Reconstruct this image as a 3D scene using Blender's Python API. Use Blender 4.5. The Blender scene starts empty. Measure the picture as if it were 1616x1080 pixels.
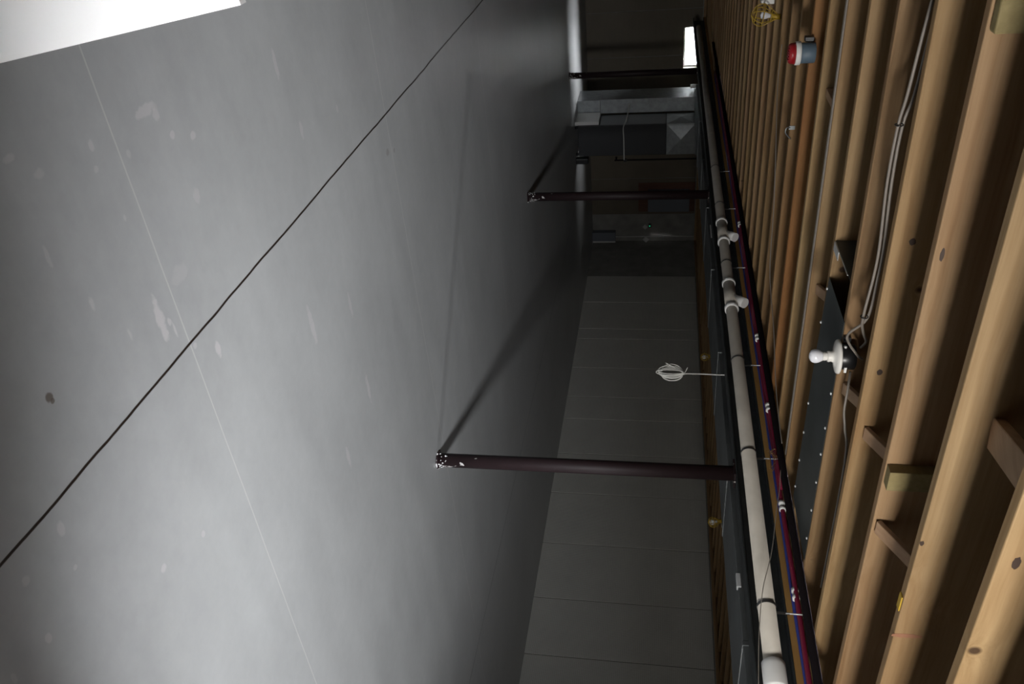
import bpy, bmesh, math, random
from mathutils import Vector, Matrix, noise
random.seed(7)
S = bpy.context.scene
COL = S.collection

# ------------------------------------------------------------------ camera
FPX, PITCH, ROLL, YAW, HC = 1280.6, -0.180336, 0.018718, 0.600943, 1.57
cy, sy, cp, sp, cr, sr = math.cos(YAW), math.sin(YAW), math.cos(PITCH), math.sin(PITCH), math.cos(ROLL), math.sin(ROLL)
_f, _r, _u = Vector((sy, cy, 0)), Vector((cy, -sy, 0)), Vector((0, 0, 1))
F2 = _f * cp + _u * sp
U2 = _u * cp - _f * sp
R3 = _r * cr + U2 * sr
U3 = U2 * cr - _r * sr
CAM = Vector((0, 0, HC))
cd = bpy.data.cameras.new('camera')
cam = bpy.data.objects.new('camera', cd)
COL.objects.link(cam)
cd.sensor_width = 36
cd.lens = FPX / 1616 * 36
cd.clip_start = 0.02
cam.matrix_world = Matrix(((U3.x, -R3.x, -F2.x, CAM.x), (U3.y, -R3.y, -F2.y, CAM.y), (U3.z, -R3.z, -F2.z, CAM.z), (0, 0, 0, 1)))
S.camera = cam      # the camera was turned on its side: up in the room is to the right in the frame

def on(axis, val, x, y):
    """the point of the plane axis = val that is seen at pixel x, y"""
    d = R3 * ((y - 540) / FPX) + U3 * ((x - 808) / FPX) + F2
    k = (val - CAM[axis]) / d[axis]
    return CAM + d * k

# ------------------------------------------------------------------ world, daylight, exposure
SKY, GROUND = 630.0, 160.0
w = bpy.data.worlds.new('daylight')
S.world = w
w.use_nodes = True
nt = w.node_tree
nt.nodes.clear()
tc = nt.nodes.new('ShaderNodeTexCoord')
sx = nt.nodes.new('ShaderNodeSeparateXYZ')
rp = nt.nodes.new('ShaderNodeMapRange')
rp.inputs['From Min'].default_value = 0.03
rp.inputs['From Max'].default_value = 0.21
mx = nt.nodes.new('ShaderNodeMix')
mx.data_type = 'RGBA'
mx.inputs[6].default_value = (GROUND, GROUND * 0.97, GROUND * 0.92, 1)
mx.inputs[7].default_value = (SKY * 0.925, SKY * 0.955, SKY, 1)
bg = nt.nodes.new('ShaderNodeBackground')
wo = nt.nodes.new('ShaderNodeOutputWorld')
L = nt.links.new
L(tc.outputs['Generated'], sx.inputs[0])
L(sx.outputs['Z'], rp.inputs['Value'])
ry = nt.nodes.new('ShaderNodeMapRange')          # the sky is brighter on the side of the far window
ry.inputs['From Min'].default_value = -0.2
ry.inputs['From Max'].default_value = 0.6
ry.inputs['To Min'].default_value = 1.0
ry.inputs['To Max'].default_value = 1.0
L(sx.outputs['Y'], ry.inputs['Value'])
rx = nt.nodes.new('ShaderNodeMapRange')          # and on the side of the small right window
rx.inputs['From Min'].default_value = 0.3
rx.inputs['From Max'].default_value = 0.6
rx.inputs['To Min'].default_value = 1.0
rx.inputs['To Max'].default_value = 2.2
L(sx.outputs['X'], rx.inputs['Value'])
ms = nt.nodes.new('ShaderNodeMath')
ms.operation = 'MULTIPLY'
L(ry.outputs[0], ms.inputs[0])
L(rx.outputs[0], ms.inputs[1])
L(ms.outputs[0], bg.inputs['Strength'])
L(rp.outputs[0], mx.inputs[0])
L(mx.outputs[2], bg.inputs['Color'])
L(bg.outputs[0], wo.inputs['Surface'])
S.view_settings.view_transform = 'Standard'
S.view_settings.look = 'None'
S.view_settings.gamma = 1
S.view_settings.use_curve_mapping = False
S.view_settings.exposure = 0.0
S.cycles.max_bounces = 12
S.cycles.diffuse_bounces = 6
S.cycles.use_denoising = True

# openings (metres): patio door behind the camera, small window on the right, small window in the far wall
DOOR = dict(x0=1.58, x1=2.36, z0=1.50, z1=2.14, y=-1.6)
WINR = dict(y0=-1.58, y1=-1.02, z0=1.97, z1=2.289, x=8.73)
WINF = dict(x0=4.05, x1=4.845, z0=1.927, z1=2.289, y=16.967)

def portal(name, loc, rot, a, b):
    l = bpy.data.lights.new(name, 'AREA')
    l.shape = 'RECTANGLE'
    l.size, l.size_y = a, b
    l.cycles.is_portal = True
    o = bpy.data.objects.new(name, l)
    o.location, o.rotation_euler = loc, rot
    COL.objects.link(o)
portal('daylight_back', ((DOOR['x0'] + DOOR['x1']) / 2, DOOR['y'] - 0.19, (DOOR['z0'] + DOOR['z1']) / 2), (math.pi / 2, 0, 0), 0.78, 0.64)
portal('daylight_right', (WINR['x'] + 0.19, (WINR['y0'] + WINR['y1']) / 2, 2.13), (math.pi / 2, 0, math.pi / 2), 0.56, 0.32)
portal('daylight_far', (4.4475, WINF['y'] + 0.19, 2.108), (math.pi / 2, 0, math.pi), 0.8, 0.37)

# ------------------------------------------------------------------ materials
def mat(name, color, rough=0.6, metal=0.0, spec=0.5, var=0.0, vscale=8.0, bump=0.0, bscale=40.0, stretch=None):
    m = bpy.data.materials.new(name)
    m.use_nodes = True
    t = m.node_tree
    b = t.nodes['Principled BSDF']
    b.inputs['Roughness'].default_value = rough
    b.inputs['Metallic'].default_value = metal
    b.inputs['Specular IOR Level'].default_value = spec
    b.inputs['Base Color'].default_value = (*color, 1)
    co = t.nodes.new('ShaderNodeTexCoord')
    src = co.outputs['Object']
    if stretch:
        mp = t.nodes.new('ShaderNodeMapping')
        mp.inputs['Scale'].default_value = stretch
        t.links.new(src, mp.inputs[0])
        src = mp.outputs[0]
    if var:
        n = t.nodes.new('ShaderNodeTexNoise')
        n.inputs['Scale'].default_value = vscale
        n.inputs['Detail'].default_value = 6
        t.links.new(src, n.inputs['Vector'])
        r = t.nodes.new('ShaderNodeValToRGB')
        r.color_ramp.elements[0].position = 0.3
        r.color_ramp.elements[1].position = 0.7
        r.color_ramp.elements[0].color = (*[c * (1 - var) for c in color], 1)
        r.color_ramp.elements[1].color = (*[min(1, c * (1 + var)) for c in color], 1)
        t.links.new(n.outputs[0], r.inputs[0])
        t.links.new(r.outputs[0], b.inputs['Base Color'])
    if bump:
        n = t.nodes.new('ShaderNodeTexNoise')
        n.inputs['Scale'].default_value = bscale
        n.inputs['Detail'].default_value = 4
        t.links.new(src, n.inputs['Vector'])
        bp = t.nodes.new('ShaderNodeBump')
        bp.inputs['Strength'].default_value = bump
        bp.inputs['Distance'].default_value = 0.01
        t.links.new(n.outputs[0], bp.inputs['Height'])
        t.links.new(bp.outputs[0], b.inputs['Normal'])
    return m

class G:
    """small shader graph helper"""
    def __init__(self, m):
        self.t = m.node_tree
    def n(self, typ, ins=None, **kw):
        d = self.t.nodes.new(typ)
        for k, v in kw.items():
            setattr(d, k, v)
        for k, v in (ins or {}).items():
            if hasattr(v, 'is_output') or isinstance(v, bpy.types.NodeSocket):
                self.t.links.new(v, d.inputs[k])
            else:
                d.inputs[k].default_value = v
        return d
    def m(self, op, a, b=0.0, c=0.0):
        return self.n('ShaderNodeMath', {0: a, 1: b, 2: c}, operation=op).outputs[0]
    def mix(self, f, a, b, blend='MIX'):
        return self.n('ShaderNodeMix', {0: f, 6: a, 7: b}, data_type='RGBA', blend_type=blend).outputs[2]

def wood(name, lo, hi, rough=0.65, knots=True, axis=0):
    m = bpy.data.materials.new(name)
    m.use_nodes = True
    g = G(m)
    b = m.node_tree.nodes['Principled BSDF']
    b.inputs['Roughness'].default_value = rough
    b.inputs['Specular IOR Level'].default_value = 0.25
    tc = g.n('ShaderNodeTexCoord')
    oi = g.n('ShaderNodeObjectInfo')
    off = g.n('ShaderNodeVectorMath', {0: (37.0, 11.0, 23.0)}, operation='SCALE')
    m.node_tree.links.new(oi.outputs['Random'], off.inputs['Scale'])
    v = g.n('ShaderNodeVectorMath', {0: tc.outputs['Object'], 1: off.outputs[0]}, operation='ADD').outputs[0]
    # knots warp the grain
    kn = g.n('ShaderNodeTexVoronoi', {'Vector': v, 'Scale': 3.4, 'Randomness': 1.0}, feature='F1')
    kd = kn.outputs['Distance']
    sc = [34.0, 34.0, 34.0]
    sc[axis] = 0.9
    gv = g.n('ShaderNodeVectorMath', {0: v, 1: tuple(sc)}, operation='MULTIPLY').outputs[0]
    ring = g.m('DIVIDE', 0.12, g.m('ADD', kd, 0.05))
    gv = g.n('ShaderNodeVectorMath', {0: gv, 1: g.n('ShaderNodeCombineXYZ', {0: 0.0, 1: ring, 2: ring}).outputs[0]}, operation='ADD').outputs[0]
    gr = g.n('ShaderNodeTexNoise', {'Vector': gv, 'Scale': 1.0, 'Detail': 5.0, 'Roughness': 0.6}).outputs[0]
    f = g.n('ShaderNodeMapRange', {'Value': gr, 'From Min': 0.3, 'From Max': 0.7}).outputs[0]
    c = g.mix(f, (*lo, 1), (*hi, 1))
    bl = g.n('ShaderNodeTexNoise', {'Vector': v, 'Scale': 1.3, 'Detail': 2.0}).outputs[0]
    bf = g.n('ShaderNodeMapRange', {'Value': bl, 'From Min': 0.35, 'From Max': 0.7, 'To Min': 0.0, 'To Max': 0.45}).outputs[0]
    c = g.mix(bf, c, (lo[0] * 0.9, lo[1] * 0.72, lo[2] * 0.6, 1))
    if knots:
        kf = g.n('ShaderNodeMapRange', {'Value': kd, 'From Min': 0.036, 'From Max': 0.066, 'To Min': 0.92, 'To Max': 0.0}).outputs[0]
        c = g.mix(kf, c, (0.035, 0.017, 0.008, 1))
    c = g.mix(1.0, c, oi.outputs['Color'], 'MULTIPLY')
    m.node_tree.links.new(c, b.inputs['Base Color'])
    bp = g.n('ShaderNodeBump', {'Height': gr, 'Strength': 0.12, 'Distance': 0.004})
    m.node_tree.links.new(bp.outputs[0], b.inputs['Normal'])
    return m

M = {}
M['joist'] = wood('pine_lumber', (0.215, 0.138, 0.066), (0.35, 0.25, 0.138))
M['brace'] = wood('pine_brace', (0.28, 0.18, 0.11), (0.38, 0.26, 0.165), axis=1)
M['treated'] = wood('treated_lumber', (0.19, 0.155, 0.07), (0.27, 0.23, 0.11), axis=1, knots=False)
M['nailer'] = wood('nailer_lumber', (0.30, 0.165, 0.05), (0.42, 0.25, 0.09), axis=1)
M['sill'] = wood('dim_sill_lumber', (0.19, 0.115, 0.055), (0.29, 0.19, 0.10), axis=1)
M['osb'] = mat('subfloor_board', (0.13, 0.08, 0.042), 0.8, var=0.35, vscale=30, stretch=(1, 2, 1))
M['ply'] = wood('plywood', (0.075, 0.036, 0.024), (0.11, 0.052, 0.034), knots=False, axis=2)
M['steel'] = mat('dark_steel', (0.055, 0.062, 0.064), 0.5, 0.6, var=0.25, vscale=5)
M['galv'] = mat('galvanised_metal', (0.30, 0.32, 0.33), 0.38, 0.85, var=0.15, vscale=12)
M['duct'] = mat('duct_metal', (0.20, 0.215, 0.22), 0.45, 0.7, var=0.2, vscale=3)
M['panning'] = mat('panning_metal', (0.075, 0.085, 0.086), 0.42, 0.6, var=0.3, vscale=3)
M['bright'] = mat('bright_zinc', (0.75, 0.76, 0.77), 0.3, 0.35)
M['strap'] = mat('steel_strap', (0.16, 0.16, 0.16), 0.4, 0.9)
M['black'] = mat('black_plastic', (0.012, 0.012, 0.013), 0.35)
M['blackpipe'] = mat('black_pipe_paint', (0.010, 0.008, 0.009), 0.9, spec=0.0)
M['pvc'] = mat('weathered_pvc', (0.54, 0.50, 0.44), 0.42, var=0.10, vscale=6)
M['pvcw'] = mat('white_pvc', (0.80, 0.80, 0.79), 0.38)
M['red'] = mat('red_tube', (0.19, 0.012, 0.04), 0.38)
M['blue'] = mat('blue_tube', (0.025, 0.04, 0.24), 0.38)
M['redcap'] = mat('red_plastic', (0.30, 0.008, 0.014), 0.4)
M['bluebox'] = mat('blue_plastic', (0.10, 0.145, 0.19), 0.5)
M['white'] = mat('white_plastic', (0.82, 0.82, 0.80), 0.4)
M['porcelain'] = mat('porcelain', (0.82, 0.80, 0.76), 0.22)
M['frost'] = mat('frosted_bulb', (0.86, 0.87, 0.93), 0.25, spec=0.6)
M['yellow'] = mat('yellow_plastic', (0.45, 0.29, 0.03), 0.45)
M['cable'] = mat('grey_cable', (0.20, 0.175, 0.15), 0.5)
M['cablew'] = mat('white_cable', (0.72, 0.72, 0.68), 0.5)
M['cabled'] = mat('dark_wire', (0.30, 0.27, 0.23), 0.55)
M['panelgrey'] = mat('grey_enamel', (0.10, 0.11, 0.125), 0.5)
M['furnace'] = mat('furnace_enamel', (0.030, 0.031, 0.034), 0.45, 0.3)
M['conduit'] = mat('grey_conduit', (0.42, 0.42, 0.40), 0.45)
M['boardwhite'] = mat('white_board', (0.72, 0.70, 0.675), 0.55)
M['paint'] = mat('wall_paint', (0.13, 0.125, 0.12), 0.8, var=0.05)
M['skyscreen'] = mat('pale_sky_screen', (0.55, 0.57, 0.57), 0.8, var=0.05)
M['mat'] = mat('dark_absorber', (0.02, 0.02, 0.02), 0.9)  # near-black, only for the added sheet that absorbs floor bounce
M['knot'] = mat('dark_knot', (0.035, 0.017, 0.009), 0.6)
M['stain'] = mat('red_stain', (0.25, 0.11, 0.06), 0.7)
M['plaster'] = mat('plaster_crust', (0.75, 0.74, 0.72), 0.85)
M['brass'] = mat('copper_wire', (0.55, 0.36, 0.16), 0.35, 0.9)

def column_mat():
    m = bpy.data.materials.new('red_oxide_primer')
    m.use_nodes = True
    g = G(m)
    b = m.node_tree.nodes['Principled BSDF']
    b.inputs['Roughness'].default_value = 0.6
    b.inputs['Specular IOR Level'].default_value = 0.3
    tc = g.n('ShaderNodeTexCoord')
    o = tc.outputs['Object']
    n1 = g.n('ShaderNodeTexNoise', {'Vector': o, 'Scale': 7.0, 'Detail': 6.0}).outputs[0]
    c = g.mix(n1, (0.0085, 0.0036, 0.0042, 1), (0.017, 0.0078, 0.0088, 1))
    n2 = g.n('ShaderNodeTexNoise', {'Vector': g.n('ShaderNodeVectorMath', {0: o, 1: (26.0, 26.0, 11.0)}, operation='MULTIPLY').outputs[0], 'Scale': 1.0, 'Detail': 3.0}).outputs[0]
    z = g.n('ShaderNodeSeparateXYZ', {0: o}).outputs[2]
    thr = g.n('ShaderNodeMapRange', {'Value': z, 'From Min': 0.0, 'From Max': 0.45, 'To Min': 0.60, 'To Max': 0.74}).outputs[0]
    f = g.m('GREATER_THAN', n2, thr)
    c = g.mix(f, c, (0.55, 0.52, 0.50, 1))
    m.node_tree.links.new(c, b.inputs['Base Color'])
    return m
M['column'] = column_mat()

def blanket_mat(name, lo, hi):
    m = bpy.data.materials.new(name)
    m.use_nodes = True
    g = G(m)
    b = m.node_tree.nodes['Principled BSDF']
    b.inputs['Roughness'].default_value = 0.6
    tc = g.n('ShaderNodeTexCoord')
    s = g.n('ShaderNodeSeparateXYZ', {0: tc.outputs['Object']})
    h = g.m('ADD', s.outputs[0], s.outputs[1])
    a = g.m('SINE', g.m('MULTIPLY', h, 2 * math.pi / 0.030))
    c = g.m('SINE', g.m('MULTIPLY', s.outputs[2], 2 * math.pi / 0.045))
    q = g.m('MULTIPLY', g.m('ABSOLUTE', a), g.m('ABSOLUTE', c))
    n = g.n('ShaderNodeTexNoise', {'Vector': tc.outputs['Object'], 'Scale': 3.0, 'Detail': 5.0}).outputs[0]
    hgt = g.m('ADD', g.m('MULTIPLY', q, 0.5), g.m('MULTIPLY', n, 2.0))
    col = g.mix(n, (*lo, 1), (*hi, 1))
    dot = g.m('LESS_THAN', q, 0.12)
    col = g.mix(g.m('MULTIPLY', dot, 0.45), col, (*[c * 0.45 for c in lo], 1))
    m.node_tree.links.new(col, b.inputs['Base Color'])
    bp = g.n('ShaderNodeBump', {'Height': hgt, 'Strength': 0.5, 'Distance': 0.006})
    m.node_tree.links.new(bp.outputs[0], b.inputs['Normal'])
    return m
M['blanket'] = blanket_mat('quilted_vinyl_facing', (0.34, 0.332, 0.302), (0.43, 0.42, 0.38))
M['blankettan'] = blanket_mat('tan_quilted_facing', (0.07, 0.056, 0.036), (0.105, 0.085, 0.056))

def concrete_wall():
    return mat('poured_concrete', (0.16, 0.155, 0.14), 0.85, var=0.2, vscale=4, bump=0.3, bscale=30)
M['concrete'] = concrete_wall()

def floor_mat():
    m = bpy.data.materials.new('steel_trowelled_concrete')
    m.use_nodes = True
    g = G(m)
    b = m.node_tree.nodes['Principled BSDF']
    tc = g.n('ShaderNodeTexCoord')
    p = tc.outputs['Object']
    s = g.n('ShaderNodeSeparateXYZ', {0: p})
    X, Y = s.outputs[0], s.outputs[1]
    n1 = g.n('ShaderNodeTexNoise', {'Vector': p, 'Scale': 0.9, 'Detail': 7.0, 'Roughness': 0.6}).outputs[0]
    n2 = g.n('ShaderNodeTexNoise', {'Vector': g.n('ShaderNodeVectorMath', {0: p, 1: (1.2, 5.0, 1.0)}, operation='MULTIPLY').outputs[0], 'Scale': 1.0, 'Detail': 5.0}).outputs[0]
    n3 = g.n('ShaderNodeTexNoise', {'Vector': p, 'Scale': 14.0, 'Detail': 8.0, 'Roughness': 0.65}).outputs[0]
    f = g.m('ADD', g.m('MULTIPLY', n1, 0.5), g.m('ADD', g.m('MULTIPLY', n2, 0.3), g.m('MULTIPLY', n3, 0.25)))
    f = g.n('ShaderNodeMapRange', {'Value': f, 'From Min': 0.34, 'From Max': 0.72}).outputs[0]
    c = g.mix(f, (0.285, 0.285, 0.28, 1), (0.385, 0.385, 0.378, 1))
    # spots of dried plaster and one rust spot: x, y (px of the photo), half sizes along X and Y in metres
    wob = g.n('ShaderNodeTexNoise', {'Vector': p, 'Scale': 28.0, 'Detail': 4.0}).outputs[0]
    wob2 = g.m('MULTIPLY', g.m('SUBTRACT', wob, 0.5), 3.4)
    spots = [(229, 175, .020, .052, .55), (246, 181, .020, .020, .5), (272, 214, .014, .014, .6), (305, 214, .014, .02, .6), (254, 505, .085, .020, .7),
             (267, 508, .016, .010, .6), (276, 520, .028, .006, .6), (344, 550, .035, .016, .7), (308, 546, .012, .012, .5), (205, 528, .022, .008, .4),
             (146, 480, .022, .010, .5), (97, 836, .024, .014, .5), (41, 917, .014, .012, .4), (259, 897, .018, .014, .6), (321, 843, .012, .010, .5),
             (119, 896, .008, .008, .5), (77, 1007, .016, .010, .5), (22, 1070, .02, .008, .35), (13, 250, .012, .02, .5), (62, 275, .014, .02, .4),
             (144, 229, .016, .012, .5), (152, 268, .012, .012, .4), (203, 243, .014, .010, .35), (493, 515, .10, .022, .5), (553, 483, .07, .016, .45), (581, 612, .10, .018, .55),
             (550, 722, .07, .018, .45), (435, 103, .06, .016, .5), (476, 205, .04, .016, .45), (532, 172, .02, .012, .4), (310, 308, .03, .02, .35),
             (283, 432, .03, .05, .25), (75, 405, .03, .008, .4), (197, 344, .012, .008, .4)]
    for (px, py, a, d, st) in spots:
        q = on(2, 0, px, py)
        ex = g.m('DIVIDE', g.m('SUBTRACT', X, q.x), a)
        ey = g.m('DIVIDE', g.m('SUBTRACT', Y, q.y), d)
        r = g.m('ADD', g.m('ADD', g.m('MULTIPLY', ex, ex), g.m('MULTIPLY', ey, ey)), wob2)
        k = g.n('ShaderNodeMapRange', {'Value': r, 'From Min': 0.5, 'From Max': 1.3, 'To Min': st * 0.55, 'To Max': 0.0}).outputs[0]
        c = g.mix(k, c, (0.60, 0.55, 0.55, 1))
    for (px, py, a, d, st) in [(77, 628, .014, .014, .75), (83, 633, .008, .008, .7), (612, 240, .02, .03, .3), (622, 238, .015, .015, .3)]:
        q = on(2, 0, px, py)
        ex = g.m('DIVIDE', g.m('SUBTRACT', X, q.x), a)
        ey = g.m('DIVIDE', g.m('SUBTRACT', Y, q.y), d)
        r = g.m('ADD', g.m('ADD', g.m('MULTIPLY', ex, ex), g.m('MULTIPLY', ey, ey)), wob2)
        k = g.n('ShaderNodeMapRange', {'Value': r, 'From Min': 0.5, 'From Max': 1.3, 'To Min': st, 'To Max': 0.0}).outputs[0]
        c = g.mix(k, c, (0.07, 0.045, 0.028, 1))
    lw = g.m('MULTIPLY', g.m('SUBTRACT', g.n('ShaderNodeTexNoise', {'Vector': p, 'Scale': 2.5, 'Detail': 5.0}).outputs[0], 0.5), 0.02)
    for yy, hw in ((2.06, .0035), (4.385, .004), (7.0, .0045), (9.6, .005)):      # saw cuts filled with pale dust
        d = g.m('ABSOLUTE', g.m('SUBTRACT', Y, g.m('ADD', yy, g.m('MULTIPLY', lw, 0.3))))
        k = g.n('ShaderNodeMapRange', {'Value': d, 'From Min': hw * 0.6, 'From Max': hw * 1.3, 'To Min': 0.55, 'To Max': 0.0}).outputs[0]
        c = g.mix(k, c, (0.50, 0.49, 0.46, 1))
    dj = None
    for xx, hw in ((1.443, .0052), (6.325, .004)):                       # open dark joints
        d = g.m('ABSOLUTE', g.m('SUBTRACT', X, g.m('ADD', xx, lw)))
        k = g.n('ShaderNodeMapRange', {'Value': d, 'From Min': hw * 0.7, 'From Max': hw * 1.25, 'To Min': 1.0, 'To Max': 0.0}).outputs[0]
        c = g.mix(k, c, (0.020, 0.013, 0.009, 1))
    m.node_tree.links.new(c, b.inputs['Base Color'])
    rg = g.n('ShaderNodeMapRange', {'Value': n2, 'From Min': 0.3, 'From Max': 0.7, 'To Min': 0.34, 'To Max': 0.40}).outputs[0]
    m.node_tree.links.new(rg, b.inputs['Roughness'])
    b.inputs['Specular IOR Level'].default_value = 0.45
    bp = g.n('ShaderNodeBump', {'Height': n1, 'Strength': 0.25, 'Distance': 0.02})
    m.node_tree.links.new(bp.outputs[0], b.inputs['Normal'])
    return m
M['floor'] = floor_mat()

def glass_mat():
    m = bpy.data.materials.new('window_glass')
    m.use_nodes = True
    t = m.node_tree
    t.nodes.clear()
    o = t.nodes.new('ShaderNodeOutputMaterial')
    mixn = t.nodes.new('ShaderNodeMixShader')
    mixn.inputs[0].default_value = 0.06
    a = t.nodes.new('ShaderNodeBsdfTransparent')
    g = t.nodes.new('ShaderNodeBsdfGlossy')
    g.inputs['Roughness'].default_value = 0.02
    t.links.new(a.outputs[0], mixn.inputs[1])
    t.links.new(g.outputs[0], mixn.inputs[2])
    t.links.new(mixn.outputs[0], o.inputs[0])
    return m
M['glass'] = glass_mat()
led = mat('green_led', (0.02, 0.5, 0.25), 0.3)
led.node_tree.nodes['Principled BSDF'].inputs['Emission Color'].default_value = (0.05, 1.0, 0.45, 1)
led.node_tree.nodes['Principled BSDF'].inputs['Emission Strength'].default_value = 0.5
M['led'] = led

# ------------------------------------------------------------------ mesh helpers
def box(bm, x0, x1, y0, y1, z0, z1, bev=0.0):
    r = bmesh.ops.create_cube(bm, size=1.0)
    vs = r['verts']
    bmesh.ops.scale(bm, vec=(x1 - x0, y1 - y0, z1 - z0), verts=vs)
    bmesh.ops.translate(bm, vec=((x0 + x1) / 2, (y0 + y1) / 2, (z0 + z1) / 2), verts=vs)
    if bev:
        es = list({e for v in vs for e in v.link_edges})
        bmesh.ops.bevel(bm, geom=es, offset=bev, segments=2, profile=0.5, affect='EDGES')
    return bm

def obox(bm, a, b, wdt, thk, side=Vector((1, 0, 0)), bev=0.002):
    """a board from a to b; side gives the direction of its width"""
    a, b = Vector(a), Vector(b)
    d = (b - a)
    ln = d.length
    d.normalize()
    n = d.cross(side).normalized()
    s2 = n.cross(d).normalized()
    mt = Matrix((d, s2, n)).transposed().to_4x4()
    mt.translation = (a + b) / 2
    r = bmesh.ops.create_cube(bm, size=1.0)
    vs = r['verts']
    bmesh.ops.scale(bm, vec=(ln, wdt, thk), verts=vs)
    bmesh.ops.transform(bm, matrix=mt, verts=vs)
    if bev:
        es = list({e for v in vs for e in v.link_edges})
        bmesh.ops.bevel(bm, geom=es, offset=bev, segments=1, affect='EDGES')
    return bm

def tube(bm, pts, rad, seg=12, closed=False):
    pts = [Vector(p) for p in pts]
    n = len(pts)
    rads = rad if isinstance(rad, (list, tuple)) else [rad] * n
    rings = []
    prev = None
    for i, p in enumerate(pts):
        if closed:
            t = (pts[(i + 1) % n] - pts[i - 1]).normalized()
        else:
            t = (pts[min(i + 1, n - 1)] - pts[max(i - 1, 0)]).normalized()
        if prev is None:
            h = Vector((0, 0, 1)) if abs(t.z) < 0.9 else Vector((1, 0, 0))
            u = t.cross(h).normalized()
        else:
            u = (prev - t * prev.dot(t)).normalized()
        prev = u
        v = t.cross(u)
        rings.append([bm.verts.new(p + (u * math.cos(2 * math.pi * k / seg) + v * math.sin(2 * math.pi * k / seg)) * rads[i]) for k in range(seg)])
    m = n if closed else n - 1
    for i in range(m):
        a, b = rings[i], rings[(i + 1) % n]
        for k in range(seg):
            f = bm.faces.new((a[k], a[(k + 1) % seg], b[(k + 1) % seg], b[k]))
            f.smooth = True
    if not closed:
        bm.faces.new(list(reversed(rings[0])))
        bm.faces.new(rings[-1])
    return bm

def lathe(bm, prof, origin, axis=Vector((0, 0, 1)), seg=32):
    """profile of (radius, height) turned about an axis"""
    axis = Vector(axis).normalized()
    h = Vector((1, 0, 0)) if abs(axis.x) < 0.9 else Vector((0, 1, 0))
    u = axis.cross(h).normalized()
    v = axis.cross(u)
    o = Vector(origin)
    rings = []
    for r, z in prof:
        rings.append([bm.verts.new(o + axis * z + (u * math.cos(2 * math.pi * k / seg) + v * math.sin(2 * math.pi * k / seg)) * max(r, 1e-5)) for k in range(seg)])
    for a, b in zip(rings, rings[1:]):
        for k in range(seg):
            f = bm.faces.new((a[k], a[(k + 1) % seg], b[(k + 1) % seg], b[k]))
            f.smooth = True
    bm.faces.new(list(reversed(rings[0])))
    bm.faces.new(rings[-1])
    return bm

def prism(bm, poly, ax, lo, hi):
    """polygon of 2-D points (in the two axes other than ax) pushed from lo to hi along ax"""
    def P(q, t):
        l = list(q)
        l.insert(ax, t)
        return Vector(l)
    a = [bm.verts.new(P(q, lo)) for q in poly]
    b = [bm.verts.new(P(q, hi)) for q in poly]
    n = len(poly)
    bm.faces.new(a)
    bm.faces.new(list(reversed(b)))
    for i in range(n):
        bm.faces.new((a[i], b[i], b[(i + 1) % n], a[(i + 1) % n]))
    return bm

def smooth(pts, k=6):
    """Catmull-Rom through the points"""
    pts = [Vector(p) for p in pts]
    out = []
    for i in range(len(pts) - 1):
        p0, p1, p2, p3 = pts[max(i - 1, 0)], pts[i], pts[i + 1], pts[min(i + 2, len(pts) - 1)]
        for j in range(k):
            t = j / k
            out.append(0.5 * ((2 * p1) + (p2 - p0) * t + (2 * p0 - 5 * p1 + 4 * p2 - p3) * t * t + (3 * p1 - p0 - 3 * p2 + p3) * t ** 3))
    out.append(pts[-1])
    return out

def new(name, bm, m, parent=None, base=True):
    """link a bmesh built in world coordinates as one object, its origin at the middle of its base"""
    bmesh.ops.recalc_face_normals(bm, faces=bm.faces[:])
    xs = [v.co for v in bm.verts]
    lo = Vector((min(p.x for p in xs), min(p.y for p in xs), min(p.z for p in xs)))
    hi = Vector((max(p.x for p in xs), max(p.y for p in xs), max(p.z for p in xs)))
    o0 = Vector(((lo.x + hi.x) / 2, (lo.y + hi.y) / 2, lo.z)) if base else Vector((0, 0, 0))
    bmesh.ops.translate(bm, vec=-o0, verts=bm.verts[:])
    me = bpy.data.meshes.new(name)
    bm.to_mesh(me)
    bm.free()
    me.materials.append(m)
    o = bpy.data.objects.new(name, me)
    COL.objects.link(o)
    if parent is not None:
        o.parent = parent
        o.location = o0 - WPOS[parent.name]
    else:
        o.location = o0
    WPOS[o.name] = o0
    return o
WPOS = {}

def B():
    return bmesh.new()

def tag(o, label, cat, group=None):
    o['label'] = label
    o['category'] = cat
    if group:
        o['group'] = group
    return o

def thing(name, loc, label, cat, group=None):
    o = bpy.data.objects.new(name, None)
    o.empty_display_size = 0.1
    o.location = loc
    COL.objects.link(o)
    WPOS[o.name] = Vector(loc)
    return tag(o, label, cat, group)

def struct(name, bm, m, parent=None):
    o = new(name, bm, m, parent, base=parent is not None)
    if parent is None:
        o['kind'] = 'structure'
    return o

def copy_tree(o, delta, label=None):
    c = o.copy()
    COL.objects.link(c)
    c.location = o.location + Vector(delta)
    WPOS[c.name] = WPOS[o.name] + Vector(delta)
    if label:
        c['label'] = label
    for ch in [k for k in bpy.data.objects if k.parent == o]:
        d = ch.copy()
        COL.objects.link(d)
        d.parent = c
        for gch in [k for k in bpy.data.objects if k.parent == ch]:
            e = gch.copy()
            COL.objects.link(e)
            e.parent = d
    return c

ORD = ['nearest', 'second', 'third', 'fourth', 'fifth', 'sixth', 'seventh', 'eighth', 'ninth', 'tenth', 'eleventh', 'twelfth', 'thirteenth', 'fourteenth',
       'fifteenth', 'sixteenth', 'seventeenth', 'eighteenth', 'nineteenth', 'twentieth', 'twenty-first', 'twenty-second', 'twenty-third', 'twenty-fourth']

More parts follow.
